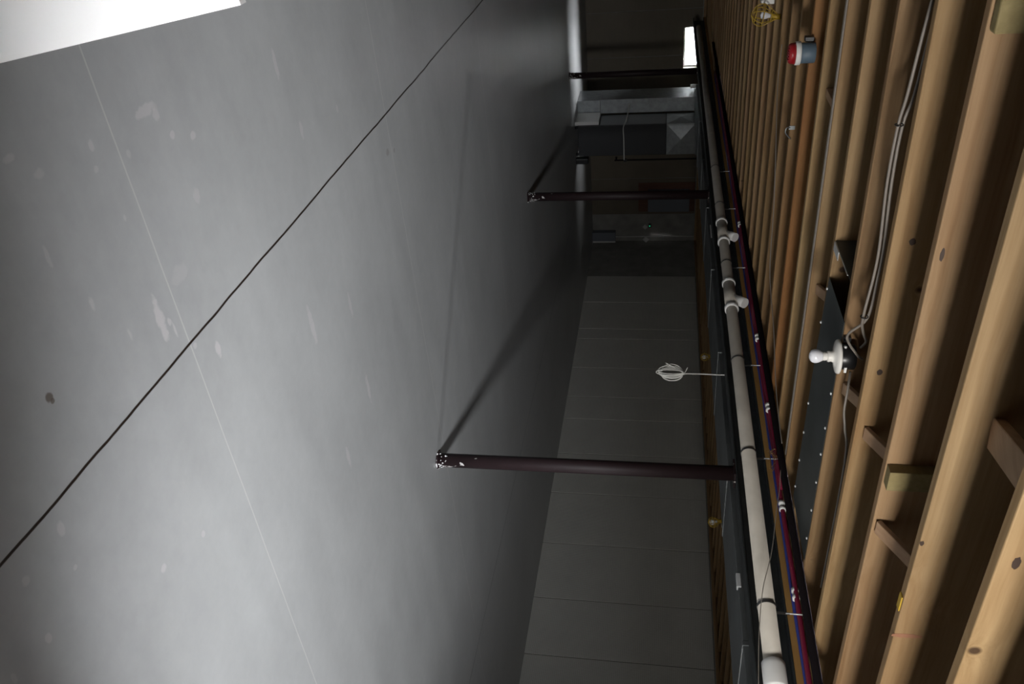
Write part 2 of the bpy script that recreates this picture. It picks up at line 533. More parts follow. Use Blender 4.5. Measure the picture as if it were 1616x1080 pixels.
# ------------------------------------------------------------------ the setting
XL, XR, YB, YF = -1.2, 8.73, -2.8, 16.967
ZJ, JD, JT, PITCHJ, J0 = 2.327, 0.235, 0.038, 0.4064, 1.375      # joist bottoms, depth, thickness, spacing, first one seen
ZW = 2.289                                                        # top of the foundation walls
struct('floor', box(B(), XL - 0.2, XR + 0.2, YB - 0.2, YF + 0.2, -0.1, 0.0), M['floor'])
YE = DOOR['y']                                                    # inner face of the entry wall behind the camera
LSHAPE = [(XL - 0.2, YE - 0.2), (2.87, YE - 0.2), (2.87, YB - 0.2), (XR + 0.2, YB - 0.2), (XR + 0.2, YF + 0.2), (XL - 0.2, YF + 0.2)]
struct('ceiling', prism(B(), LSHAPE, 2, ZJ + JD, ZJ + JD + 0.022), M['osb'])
b = B()
prism(b, [(YB - 0.2, 0), (YF + 0.2, 0), (YF + 0.2, ZW), (WINR['y1'], ZW), (WINR['y1'], WINR['z0']), (WINR['y0'], WINR['z0']), (WINR['y0'], ZW), (YB - 0.2, ZW)], 0, XR, XR + 0.2)
struct('wall_right', b, M['concrete'])
b = B()
prism(b, [(XL, 0), (XR, 0), (XR, ZW), (WINF['x1'], ZW), (WINF['x1'], WINF['z0']), (WINF['x0'], WINF['z0']), (WINF['x0'], ZW), (XL, ZW)], 1, YF, YF + 0.2)
struct('wall_far', b, M['concrete'])
struct('wall_left', box(B(), XL - 0.2, XL, YE - 0.2, YF + 0.2, 0, ZW), M['concrete'])
struct('wall_back', box(B(), 2.87, XR, YB - 0.2, YB, 0, ZW), M['paint'])
b = B()
box(b, XL, DOOR['x0'], YE - 0.2, YE, 0, ZW)
box(b, DOOR['x1'], 2.75, YE - 0.2, YE, 0, ZW)
box(b, DOOR['x0'], DOOR['x1'], YE - 0.2, YE, 0, DOOR['z0'])
box(b, DOOR['x0'], DOOR['x1'], YE - 0.2, YE, DOOR['z1'], ZW)
struct('wall_entry', b, M['paint'])
struct('wall_daylight_stop', box(B(), 2.75, 2.87, YB - 0.2, -0.85, 0, ZJ), M['paint'])  # unseen wall added to keep direct daylight off the right wall
struct('wall_floor_shade', prism(B(), [(XL, 0), (2.75, 0), (2.75, 0.90), (1.9, 0.99), (1.2, 1.25), (XL, 2.1)], 1, -0.40, -0.30), M['paint'])  # unseen half wall, shaped and added to shade the near floor
struct('trim_bounce_absorber', box(B(), XL, 2.75, YE, -0.40, 0, 0.012), M['mat'])       # unseen dark sheet added to soak up light bouncing off the floor
# sill plates and rim boards on top of the walls
b = box(B(), XR - 0.006, XR + 0.2, YB - 0.2, YF + 0.2, ZW, ZW + 0.017, 0.002)
box(b, XR + 0.004, XR + 0.2, YB - 0.2, YF + 0.2, ZW + 0.019, ZJ, 0.002)
struct('trim_1', b, M['sill'])
struct('trim_2', box(B(), XL - 0.2, XR, YF, YF + 0.2, ZW, ZJ), M['sill'])
struct('trim_3', box(B(), XR + 0.10, XR + 0.138, YB - 0.2, YF + 0.2, ZJ, ZJ + JD), M['sill'])
struct('trim_4', box(B(), XL - 0.2, XR + 0.2, YF + 0.10, YF + 0.138, ZJ, ZJ + JD), M['sill'])
struct('trim_5', box(B(), XL - 0.2, XL, YE - 0.2, YF + 0.2, ZW, ZJ + JD), M['sill'])
struct('trim_6', box(B(), 2.87, XR + 0.2, YB - 0.2, YB - 0.01, ZW, ZJ + JD), M['sill'])
struct('trim_8', box(B(), XL - 0.2, 2.87, YE - 0.2, YE - 0.01, ZW, ZJ + JD), M['sill'])
struct('trim_9', box(B(), 2.83, 2.87, YB - 0.2, YE - 0.2, ZW, ZJ + JD), M['sill'])

def window(name, poly_box, ax, bars):
    """frame, glass pane in an opening; poly_box = (a0, a1, z0, z1, depth position)"""
    a0, a1, z0, z1, d = poly_box
    t = 0.035
    b = B()
    def bx(p0, p1, q0, q1, dd=0.03):
        if ax == 1:
            box(b, p0, p1, d - dd, d + dd, q0, q1)
        else:
            box(b, d - dd, d + dd, p0, p1, q0, q1)
    bx(a0, a1, z0, z0 + t)
    bx(a0, a1, z1 - t, z1)
    bx(a0, a0 + t, z0 + t, z1 - t)
    bx(a1 - t, a1, z0 + t, z1 - t)
    for p in bars:
        bx(p - 0.02, p + 0.02, z0 + t, z1 - t, 0.02)
    fr = struct(name, b, M['white'])
    fr['kind'] = 'structure'
    g = B()
    if ax == 1:
        box(g, a0 + t, a1 - t, d - 0.003, d + 0.003, z0 + t, z1 - t)
    else:
        box(g, d - 0.003, d + 0.003, a0 + t, a1 - t, z0 + t, z1 - t)
    gl = new('pane', g, M['glass'])
    gl.parent = fr
    return fr
window('window_1', (WINF['x0'], WINF['x1'], WINF['z0'], WINF['z1'], YF + 0.14), 1, [])
wf = bpy.data.objects['window_1']
b = B()
tube(b, [(4.28, YF + 0.08, 2.289), (4.28, YF + 0.08, 2.085), (4.60, YF + 0.08, 2.085), (4.60, YF + 0.08, 2.289)], 0.011, 8)
lt = new('latch_rod', b, M['strap'])
lt.parent = wf
window('window_2', (WINR['y0'], WINR['y1'], WINR['z0'], WINR['z1'], XR + 0.14), 0, [])
window('window_3', (DOOR['x0'], DOOR['x1'], DOOR['z0'], DOOR['z1'], YE - 0.14), 1, [])

# well-shaped screen added outside the far window to weaken its daylight
b = B()
wx0, wx1, wy0, wy1 = WINF['x0'] - 0.15, WINF['x1'] + 0.15, YF + 0.2, YF + 0.95
box(b, wx0 - 0.08, wx0, wy0, wy1, 1.6, 2.75)
box(b, wx1, wx1 + 0.08, wy0, wy1, 1.6, 2.75)
box(b, wx0 - 0.08, wx1 + 0.08, wy1, wy1 + 0.08, 1.6, 2.75)
box(b, wx0 - 0.08, wx1 + 0.08, wy0, wy1 + 0.08, 1.52, 1.6)
struct('wall_sky_screen', b, M['skyscreen'])

# ------------------------------------------------------------------ insulation blankets on the walls
def blanket(poly, ax, pos, depth, label, group):
    b = B()
    prism(b, poly, ax, pos - 0.002, pos - depth)
    es = [e for e in b.edges if all(abs(v.co[ax] - (pos - depth)) < 1e-6 for v in e.verts)]
    bmesh.ops.bevel(b, geom=es, offset=0.003, segments=2, profile=0.5, affect='EDGES')
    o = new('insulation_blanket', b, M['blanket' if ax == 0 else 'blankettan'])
    return tag(o, label, 'insulation', group)
seams = [-2.8, -1.58, -0.7, 0.25, 1.2, 2.15, 3.1, 4.05, 5.0, 5.96, 6.81, 7.75, 8.74, 9.62, 10.48, 11.08, 11.94, 12.88, 13.23, 14.22, 15.3]
seen = [s for s in seams if s >= 4.9]
for a, c in zip(seams, seams[1:]):
    z1 = 2.27
    poly = [(a + 0.007, 0.0), (c - 0.007, 0.0), (c - 0.007, z1), (a + 0.007, z1)]
    if a < WINR['y0'] + 0.05 and c > WINR['y1']:
        poly = [(a, 0.0), (c, 0.0), (c, z1), (WINR['y1'], z1), (WINR['y1'], WINR['z0']), (a, WINR['z0'])]
    if c <= 5.01:
        lab = 'grey quilted insulation blanket on the right wall, out beyond the nearest column'
        o = blanket(poly, 0, XR, 0.012, lab, 'blankets beyond the frame on the right wall')
    else:
        k = [s for s in seams if s >= 5.0 - 1e-6].index(a)
        n = ORD[k] if k else 'first'
        if abs(c - 15.3) < 1e-6:
            lab = 'grey quilted insulation blanket on the long wall, next to the bare concrete corner'
        else:
            lab = 'grey quilted insulation blanket on the long wall, %s strip from the near frame edge' % n
        o = blanket(poly, 0, XR, 0.012, lab, 'insulation blankets on the long wall')
fs = [XL, -0.7, 0.18, 1.06, 1.94, 2.82, 3.70, 4.58, 5.46, 6.33, 7.20, 8.06]
for i, (a, c) in enumerate(zip(fs, fs[1:])):
    z1 = 2.27
    wx0, wx1, wz = WINF['x0'] - 0.0, WINF['x1'] + 0.0, WINF['z0']
    poly = [(a + 0.006, 0.0), (c - 0.006, 0.0), (c - 0.006, z1), (a + 0.006, z1)]
    if a < wx0 < c:
        poly = [(a + 0.006, 0.0), (c - 0.006, 0.0), (c - 0.006, wz), (wx0, wz), (wx0, z1), (a + 0.006, z1)]
        lab = 'tan quilted insulation blanket notched under the left part of the bright window'
    elif a < wx1 < c:
        poly = [(a + 0.006, 0.0), (c - 0.006, 0.0), (c - 0.006, z1), (wx1, z1), (wx1, wz), (a + 0.006, wz)]
        lab = 'tan quilted insulation blanket notched under the right part of the bright window'
    elif c <= 3.71:
        lab = 'tan quilted insulation blanket on the end wall, left of the bright window'
    else:
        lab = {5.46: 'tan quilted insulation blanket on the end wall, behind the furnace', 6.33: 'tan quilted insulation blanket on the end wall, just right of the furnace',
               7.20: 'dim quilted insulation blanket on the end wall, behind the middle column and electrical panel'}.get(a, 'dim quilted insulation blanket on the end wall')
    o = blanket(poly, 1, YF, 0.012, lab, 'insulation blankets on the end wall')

# ------------------------------------------------------------------ floor joists
def joist_label(k):
    special = {0: 'pale pine floor joist nearest the camera, its end filling the frame corner',
               1: 'pale pine floor joist second nearest the camera, with a reddish stain across its face',
               2: 'pale pine floor joist with the short treated cleat on it, third from the camera',
               3: 'pale pine floor joist with two dark knots, just in front of the bulb fixture',
               4: 'pale pine floor joist that carries the bare bulb fixture',
               5: 'pine floor joist along the far edge of the dark sheet metal pan',
               6: 'pine floor joist with a pair of grey cables stapled along its underside',
               7: 'pine floor joist just beyond the one with the pair of stapled cables',
               8: 'orange tinted pine floor joist that holds the red capped smoke alarm'}
    if k in special:
        return special[k]
    j = k - 8
    return 'dim pine floor joist, %s one beyond the joist with the red capped alarm' % ({1: 'first'}.get(j) or (ORD[j - 1] if j <= 24 else 'twenty-%s' % ORD[j - 21]))
jb = box(B(), XL + 0.002, 4.06, 0, JT, ZJ, ZJ + JD, 0.004)
proto = None
NK = 38
tints = {8: (1.0, 0.72, 0.50, 1), 1: (1.0, 0.98, 0.95, 1), 0: (1.06, 1.02, 0.95, 1), 3: (1.05, 1.0, 0.92, 1), 9: (.85, .76, .66, 1), 10: (.8, .75, .7, 1)}
for k in range(-7, NK):
    y = J0 + k * PITCHJ
    if proto is None:
        proto = new('floor_joist', jb, M['joist'])
        o = proto
    else:
        o = proto.copy()
        COL.objects.link(o)
    o.location = (proto.location.x, y + JT / 2, ZJ)
    t = random.uniform(0.82, 1.05)
    o.color = tints.get(k, (t, t * random.uniform(0.92, 1.0), t * random.uniform(0.85, 1.0), 1))
    if k >= 0:
        tag(o, joist_label(k), 'joist', 'pine floor joists overhead')
    else:
        tag(o, 'pine floor joist overhead, out of the frame behind the nearest one', 'joist', 'pine floor joists behind the frame')
def knot(k, x, y, ax_, az_, m='knot'):
    yf = J0 + k * PITCHJ
    p = on(1, yf, x, y)
    b = B()
    n = 18
    rr_ = random.Random(int(x * y))
    pts = [(p.x + ax_ * math.cos(2 * math.pi * i / n) * rr_.uniform(.85, 1.1), p.z + az_ * math.sin(2 * math.pi * i / n) * rr_.uniform(.85, 1.1)) for i in range(n)]
    prism(b, pts, 1, yf - 0.0006, yf + 0.001)
    jo = [o for o in bpy.data.objects if o.get('label') == joist_label(k)][0]
    WPOS[jo.name] = Vector(jo.location)
    new('knot' if m == 'knot' else 'red_stain', b, M[m], jo)
for a in ((3, 1440, 382, .013, .011), (3, 1388, 588, .014, .010), (0, 1604, 889, .020, .009), (1, 1455, 858, .010, .006), (4, 1362, 777, .006, .005), (6, 1335, 452, .008, .006), (2, 1487, 402, .022, .006)):
    knot(*a)
knot(1, 1430, 1004, .010, .050, 'stain')
rb = box(B(), 3.82, XR + 0.098, 0, JT, ZJ, ZJ + JD, 0.003)
rp_ = None
for k in range(-9, NK):
    y = J0 + k * PITCHJ + JT + 0.001
    if rp_ is None:
        rp_ = new('floor_joist', rb, M['joist'])
        o = rp_
    else:
        o = rp_.copy()
        COL.objects.link(o)
    o.location = (rp_.location.x, y + JT / 2, ZJ)
    t = random.uniform(0.75, 1.0)
    o.color = (t, t * 0.95, t * 0.9, 1)
    tag(o, 'pine floor joist in the dark run beyond the steel beam, above the long wall', 'joist', 'floor joists beyond the beam')

# ------------------------------------------------------------------ beam, columns, duct
XB, ZB = 3.94, 2.087
YB0, YB1 = -0.5, 16.93
t = thing('steel_beam', (XB, (YB0 + YB1) / 2, ZB), 'long dark steel I-beam resting on the three red columns', 'beam')
new('lower_flange', box(B(), XB - 0.07, XB + 0.07, YB0, YB1, ZB, ZB + 0.011, 0.002), M['steel'], t)
new('web', box(B(), XB - 0.004, XB + 0.004, YB0, YB1, ZB + 0.011, ZB + 0.191), M['steel'], t)
new('upper_flange', box(B(), XB - 0.07, XB + 0.07, YB0, YB1, ZB + 0.191, ZB + 0.202, 0.002), M['steel'], t)
o = new('nailer_plank', box(B(), XB - 0.075, XB + 0.075, YB0, YB1, ZB + 0.202, ZJ, 0.002), M['nailer'])
tag(o, 'brown wood plank lying on top of the steel beam, under the joist ends', 'plank')
for name, y, lab in (('c', 4.215, 'dark red steel column nearest the camera, plaster splashed at its foot'),
                     ('c', 8.79, 'dark red steel column in the middle of the row, before the electrical panel'),
                     ('c', 13.62, 'black looking steel column farthest away, just right of the bright window')):
    t = thing('steel_column', (XB, y, 0), lab, 'column', 'steel columns under the beam')
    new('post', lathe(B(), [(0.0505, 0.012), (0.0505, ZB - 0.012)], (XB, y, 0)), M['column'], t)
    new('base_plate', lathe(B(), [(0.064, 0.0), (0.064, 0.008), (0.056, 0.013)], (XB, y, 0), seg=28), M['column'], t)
    new('top_plate', box(B(), XB - 0.065, XB + 0.065, y - 0.075, y + 0.075, ZB - 0.012, ZB, 0.001), M['column'], t)
    b = B()
    rr = random.Random(int(y * 10))
    for q in range(26):                      # crust of splashed plaster on the camera side of the foot
        a = math.radians(rr.uniform(150, 340))
        z = abs(rr.gauss(0, 0.05))
        if z < 0.013:
            rad, z = 0.064, 0.006
        else:
            rad = 0.0505
        s = rr.uniform(0.002, 0.0065)
        r_ = bmesh.ops.create_icosphere(b, subdivisions=1, radius=1.0)
        bmesh.ops.scale(b, vec=(s, s, s * rr.uniform(0.6, 1.6)), verts=r_['verts'])
        bmesh.ops.translate(b, vec=(XB + rad * math.cos(a), y + rad * math.sin(a), max(z, s * 0.6)), verts=r_['verts'])
    p = new('plaster_splash', b, M['plaster'], t)
    p['label'] = 'white crust of plaster'

DX0, DX1, DZ0 = 4.30, 5.02, 2.09
t = thing('trunk_duct', (4.66, 7.0, DZ0), 'long grey sheet metal trunk duct beyond the steel beam', 'duct')
new('body', box(B(), DX0, DX1, 0.0, 14.10, DZ0, 2.32, 0.003), M['duct'], t)
for y in (1.6, 3.12, 4.64, 6.16, 7.68, 9.2, 10.72, 12.24):
    new('seam_band', box(B(), DX0 - 0.006, DX1 + 0.006, y, y + 0.03, DZ0 - 0.006, 2.322, 0.002), M['galv'], t)
new('foil_patch', box(B(), DX0 - 0.009, DX0 + 0.03, 3.55, 3.66, DZ0 - 0.009, DZ0 + 0.02, 0.004), M['bright'], t)['label'] = 'shiny crumpled foil patch'

o = new('tape_strip', box(B(), DX0 - 0.004, DX0 - 0.0002, 8.42, 8.74, 2.112, 2.142, 0.0008), M['white'])
tag(o, 'small strip of white tape on the duct side, beside the middle column', 'tape')

# ------------------------------------------------------------------ PVC drain with its fittings
XP, ZP, RP = 3.52, 2.128, 0.0445
def pz(y):
    return ZP + 0.004 * (y - 4)
def pp(y):
    return Vector((XP + 0.015 * (y - 2.5), y, ZP + 0.0015 * (y - 2.5)))
t = thing('drain_pipe', pp(2.5), 'long pale plastic drain pipe hung along the steel beam', 'pipe')
new('pipe', tube(B(), [pp(2.46), pp(5), pp(8), pp(11), pp(15.5)], RP, 28), M['pvc'], t)
def cyl(a, c, r):
    return tube(B(), [a, c], r, 28)
d = (pp(3) - pp(2)).normalized()
e = new('end_coupling', tube(B(), [pp(2.33), pp(2.34), pp(2.44), pp(2.465), pp(2.47)], [0.052, 0.0555, 0.0555, 0.0555, 0.052], 28), M['pvcw'], t)
e['label'] = 'white end coupling'
new('pipe_stub', cyl(pp(2.34), pp(1.2), RP), M['pvcw'], t)
for yw, up in ((7.15, 0.22), (5.95, 0.22)):
    y0, y1 = yw - 0.21, yw + 0.20
    w_ = new('wye_fitting', tube(B(), [pp(y0), pp(y1)], RP + 0.004, 28), M['pvc'], t)
    for yy in (y0, y1):
        new('socket_rim', tube(B(), [pp(yy - 0.022), pp(yy - 0.02), pp(yy + 0.02), pp(yy + 0.022)], [0.050, 0.0555, 0.0555, 0.050], 28), M['pvcw'], w_)
    a = pp(yw - 0.02)
    c = a + Vector((-0.014, -0.125, 0.108))
    br = new('branch', tube(B(), [a, a.lerp(c, 0.55), a.lerp(c, 0.56), c], [0.036, 0.036, 0.041, 0.041], 24), M['pvcw'], w_)
    br['label'] = 'white branch stub'

def hanger(y, lab):
    p = pp(y)
    t = thing('pipe_hanger', p - Vector((0, 0, 0.05)), lab, 'hanger', 'hangers of the drain pipe')
    n = 20
    loop = [p + Vector((0.047 * math.cos(a), 0, 0.047 * math.sin(a))) for a in [math.radians(100 + 290 * k / n) for k in range(n + 1)]]
    b = B()
    for q0, q1 in zip(loop, loop[1:]):
        obox(b, q0, q1 + (q1 - q0) * 0.15, 0.016, 0.003, Vector((0, 1, 0)), 0)
    end = loop[-1]
    top = p + Vector((0.03, -0.01, 0.115))
    obox(b, end, top, 0.014, 0.003, Vector((0, 1, 0)), 0)
    new('strap', b, M['strap'], t)
    new('rod', tube(B(), [top - Vector((0, 0, 0.02)), Vector((top.x, top.y, ZJ + 0.02))], 0.0035, 8), M['bright'], t)
for y, lab in ((2.80, 'dark strap hanger on the drain pipe closest to its white end coupling'), (3.98, 'dark strap hanger on the drain pipe next to the tangle of wires'),
               (5.0, 'dark strap hanger on the drain pipe behind the white coil of cable'), (6.5, 'dark strap hanger on the drain pipe between the two white branches'),
               (7.75, 'dark strap hanger on the drain pipe just past the farther white branch'), (8.75, 'dim strap hanger on the drain pipe beside the middle column')):
    hanger(y, lab)

# ------------------------------------------------------------------ water tubes and gas pipe along the beam
def wav(x, z, y0, y1, amp, ph, n=60):
    return [Vector((x + amp * math.sin(ph + 1.7 * (y0 + (y1 - y0) * i / n)) + 0.4 * amp * math.sin(ph + 4.1 * i), y0 + (y1 - y0) * i / n, z + 0.5 * amp * math.sin(ph * 2 + 1.1 * i))) for i in range(n + 1)]
tr = thing('water_tube', (3.645, 2.5, 2.29), 'red plastic water tube running under the joists beside the beam', 'water pipe')
new('tube', tube(B(), wav(3.630, 2.303, 0.5, 12.5, 0.003, 0.3), 0.0135, 10), M['red'], tr)
tb = thing('water_tube', (3.69, 2.5, 2.29), 'blue plastic water tube running between the red tube and the beam', 'water pipe')
new('tube', tube(B(), wav(3.674, 2.298, 0.5, 12.5, 0.003, 1.9), 0.0125, 10), M['blue'], tb)
tv = thing('water_tube', (3.59, 4.5, 2.29), 'second red water tube lying on the camera side of the first', 'water pipe')
new('tube', tube(B(), wav(3.586, 2.306, 3.72, 12.0, 0.003, 4.0), 0.012, 10), M['red'], tv)
for tt, x, y in ((tr, 3.634, 2.98), (tr, 3.63, 3.62), (tv, 3.586, 4.5), (tv, 3.586, 5.35), (tv, 3.586, 7.3)):
    f = new('tube_fitting', tube(B(), [(x, y - 0.035, 2.302), (x, y - 0.012, 2.302), (x, y - 0.011, 2.302), (x, y + 0.011, 2.302), (x, y + 0.012, 2.302), (x, y + 0.035, 2.302)], [0.019, 0.019, 0.0155, 0.0155, 0.019, 0.019], 14), M['white'], tt)
    f['label'] = 'white coupling'
o = new('gas_pipe', tube(B(), [(3.45, 0.4, 2.306), (3.46, 5, 2.306), (3.47, 9, 2.306), (3.48, 13.5, 2.306)], 0.0205, 14), M['blackpipe'])
tag(o, 'black iron gas pipe running under the joists beside the coloured water tubes', 'pipe')

# ------------------------------------------------------------------ sheet metal pan under two joists
t = thing('joist_pan', (2.9, 3.24, ZJ - 0.002), 'dark sheet metal pan nailed across two joists behind the bare bulb', 'sheet metal')
new('panel', prism(B(), [(1.94, 3.40), (1.935, 3.012), (3.40, 3.012), (3.40, 3.47), (2.4, 3.445)], 2, ZJ - 0.0025, ZJ - 0.0008), M['panning'], t)
new('end_cap', box(B(), 1.755, 1.758, 3.045, 3.405, ZJ + 0.003, ZJ + 0.232), M['panning'], t)
b = B()
box(b, 1.758, 1.80, 3.30, 3.405, ZJ - 0.002, ZJ + 0.0005)
box(b, 1.758, 1.761, 3.10, 3.40, ZJ, ZJ + 0.02)
new('flange', b, M['bright'], t)['label'] = 'shiny bent flange'
def screw(bm, x, y):
    lathe(bm, [(0.006, 0.0), (0.0075, -0.002), (0.005, -0.0055), (0.0005, -0.0065)], (x, y, ZJ - 0.0025), seg=10)
    return bm
for i, (x, y) in enumerate([(2.0, 3.40), (2.2, 3.425), (2.42, 3.43), (2.70, 3.435), (2.9, 3.44), (3.1, 3.445), (3.3, 3.45), (2.17, 3.025), (2.32, 3.025), (2.52, 3.025), (2.68, 3.025), (2.86, 3.025), (3.05, 3.025), (3.25, 3.025)]):
    new('screw', screw(B(), x, y), M['bright'], t)

# ------------------------------------------------------------------ bridging boards and blocks between joists
def brace(k, x0, x1, up_far, lab, wd=0.058, th=0.019, mt='brace', name='bridging_board', zlo=0.025, zhi=0.20):
    """diagonal board between joist k (near face) and the next nearer joist"""
    yf = J0 + k * PITCHJ - 0.002
    yn = J0 + (k - 1) * PITCHJ + JT + 0.002
    if up_far:
        a, c = Vector((x0, yf - 0.006, ZJ + zhi)), Vector((x1, yn + 0.006, ZJ + zlo + 0.01))
    else:
        a, c = Vector((x0, yf - 0.006, ZJ + zlo + 0.012)), Vector((x1, yn + 0.006, ZJ + zhi))
    o = new(name, obox(B(), a, c, wd, th, Vector((1, 0, 0))), M[mt])
    return tag(o, lab, 'brace', 'diagonal bridging boards')
brace(4, 2.26, 2.26, False, 'diagonal pine bridging board just beside the bare bulb fixture')
brace(3, 2.17, 2.17, False, 'diagonal pine bridging board with dark ink marks, in front of the bulb joist')
brace(2, 2.26, 2.26, False, 'clean diagonal pine bridging board beside the treated block', zlo=0.004)
brace(1, 1.475, 1.30, True, 'large diagonal pine bridging board in the nearest joist bay', wd=0.085, th=0.030, zlo=0.018, zhi=0.105)
brace(6, 2.24, 2.24, False, 'diagonal pine bridging board at the edge of the sheet metal pan')
o = new('wood_block', box(B(), 1.33, 1.37, J0 + 6 * PITCHJ + JT + 0.002, J0 + 7 * PITCHJ - 0.002, ZJ + 0.03, ZJ + 0.12, 0.002), M['brace'])
tag(o, 'small pale wood block between joists beyond the stapled cable pair', 'block', 'short wood blocks between joists')
o = new('wood_block', box(B(), 1.968, 2.05, J0 + 2 * PITCHJ - 0.045, J0 + 2 * PITCHJ - 0.002, ZJ + 0.004, ZJ + 0.232, 0.002), M['treated'])
tag(o, 'short greenish treated wood cleat standing against a near joist, by the bridging boards', 'block', 'short wood blocks between joists')
o = new('wood_block', box(B(), 0.455, 0.565, J0 + 2 * PITCHJ - 0.042, J0 + 2 * PITCHJ - 0.002, ZJ + 0.006, ZJ + 0.232, 0.006), M['treated'])
tag(o, 'pale greenish wood cleat standing against a joist at the frame corner', 'block', 'short wood blocks between joists')

# ------------------------------------------------------------------ bare bulb fixture
bx_, by_ = 2.062, 2.945
t = thing('lamp_holder', (bx_, by_, 2.194), 'white porcelain lamp holder with bare globe bulb under a black box', 'light fixture')
bxo = new('junction_box', lathe(B(), [(0.052, 0.0), (0.054, 0.004), (0.054, 0.056), (0.050, 0.060)], (bx_, by_, 2.311), seg=32), M['black'], t)
new('mounting_ear', box(B(), bx_ - 0.075, bx_ - 0.05, by_ + 0.03, by_ + 0.05, 2.325, 2.355, 0.002), M['black'], bxo)
new('mounting_screw', lathe(B(), [(0.005, 0), (0.006, 0.012), (0.002, 0.014)], (bx_ - 0.062, by_ - 0.015, 2.322), Vector((-0.3, -1, 0.2)), 10), M['bright'], bxo)
new('box_label', box(B(), bx_ + 0.02, bx_ + 0.045, by_ - 0.0535, by_ - 0.048, 2.325, 2.335), M['white'], bxo)
new('porcelain_base', lathe(B(), [(0.022, 2.262), (0.024, 2.268), (0.022, 2.276), (0.024, 2.283), (0.027, 2.287), (0.05, 2.292), (0.07, 2.298), (0.073, 2.303), (0.073, 2.309), (0.069, 2.311)], (bx_, by_, 0), seg=48), M['porcelain'], t)
bulb = new('bulb', lathe(B(), [(0.001, 2.190), (0.012, 2.1915), (0.021, 2.196), (0.027, 2.203), (0.0295, 2.212), (0.0295, 2.220), (0.027, 2.229), (0.022, 2.238), (0.0185, 2.244)], (bx_, by_, 0), seg=32), M['frost'], t)
new('bulb_collar', lathe(B(), [(0.0185, 2.2435), (0.0185, 2.252), (0.0165, 2.262), (0.0165, 2.268)], (bx_, by_, 0), seg=28), M['porcelain'], bulb)

# ------------------------------------------------------------------ red capped smoke alarm
ax_, ay_ = 1.25, 4.565
t = thing('smoke_alarm', (ax_, ay_, 2.21), 'smoke alarm with red dust cap and white ring on a blue box', 'smoke alarm')
new('junction_box', lathe(B(), [(0.05, 2.268), (0.052, 2.27), (0.052, 2.34), (0.05, 2.342)], (ax_, ay_, 0)), M['bluebox'], t)
new('white_ring', lathe(B(), [(0.055, 2.242), (0.06, 2.244), (0.06, 2.266), (0.056, 2.269)], (ax_, ay_, 0)), M['white'], t)
cap = new('dust_cap', lathe(B(), [(0.030, 2.208), (0.046, 2.210), (0.052, 2.218), (0.055, 2.242)], (ax_, ay_, 0)), M['redcap'], t)
for k in range(5):
    new('grip_rib', box(B(), ax_ - 0.03 + k * 0.014, ax_ - 0.026 + k * 0.014, ay_ - 0.03, ay_ + 0.03, 2.2045, 2.2095, 0.001), M['redcap'], cap)
new('bracket', box(B(), ax_ - 0.075, ax_ - 0.05, ay_ + 0.02, ay_ + 0.06, 2.29, 2.335, 0.002), M['black'], t)

# ------------------------------------------------------------------ caged work lamps
def cage_lamp(p, d, s, label, big=False):
    """p = top of the socket, d = direction the lamp points, s = length of the cage"""
    p, d = Vector(p), Vector(d).normalized()
    h = Vector((0, 1, 0)) if abs(d.y) < 0.8 else Vector((1, 0, 0))
    u = d.cross(h).normalized()
    v = d.cross(u)
    t = thing('work_lamp', p, label, 'work light', 'yellow caged work lamps')
    r = 0.44 * s
    b = B()
    for k in range(6):
        a = 2 * math.pi * k / 6
        rad = u * math.cos(a) + v * math.sin(a)
        pts = [p + rad * 0.26 * r, p + d * 0.20 * s + rad * 0.55 * r, p + d * 0.55 * s + rad * r, p + d * 0.85 * s + rad * 0.75 * r, p + d * s + rad * 0.1 * r]
        tube(b, smooth(pts, 5), 0.0035, 6)
    for dd, rr in ((0.55, 1.0), (0.85, 0.75), (0.22, 0.56)):
        tube(b, [p + d * dd * s + (u * math.cos(2 * math.pi * k / 20) + v * math.sin(2 * math.pi * k / 20)) * rr * r for k in range(20)], 0.0035, 6, True)
    new('cage', b, M['yellow'], t)
    new('socket', tube(B(), [p - d * 0.03, p + d * 0.03], 0.02, 14), M['yellow'], t)
    new('bulb', lathe(B(), [(0.013, 0.025), (0.014, 0.05), (0.024, 0.07), (0.028, 0.085), (0.022, 0.104), (0.004, 0.111)], p, d, 18), M['frost'], t)
    new('hook', tube(B(), [p - d * 0.03, p - d * 0.06 + u * 0.02, Vector((p.x, p.y, ZJ - 0.002)) if not big else p - d * 0.06 + u * 0.021], 0.004, 8), M['yellow'], t)
    return t
ca = on(1, 6.25, 1225, 26)
cb = on(1, 6.25, 1186, 22)
cage_lamp(ca, cb - ca, (cb - ca).length, 'hanging work lamp in a yellow wire cage near the frame edge, under the joists')
wb = on(1, 6.3, 1207, 4)
o = new('junction_box', box(B(), wb.x - 0.09, wb.x + 0.02, 6.33, 6.44, wb.z - 0.02, ZJ - 0.001, 0.004), M['white'])
tag(o, 'pale square box under the joists just above the yellow caged lamp', 'electrical box')
for (pt, lab) in (((6.6, 6.31, 2.235), 'small yellow caged work lamp hanging by the long wall, nearest the red column'),
                  ((6.45, 9.155, 2.235), 'tiny yellow caged work lamp by the long wall, behind the white cable coil')):
    cage_lamp(pt, (0.0, -0.25, -1), 0.125, lab)
    o = new('socket_box', box(B(), pt[0] + 0.03, pt[0] + 0.07, pt[1] - 0.03, pt[1] + 0.03, 2.255, ZJ - 0.001, 0.004), M['white'])
    tag(o, 'white socket box above the yellow caged lamp %s' % ('nearest the red column' if pt[1] < 7 else 'behind the white cable coil'), 'electrical box')

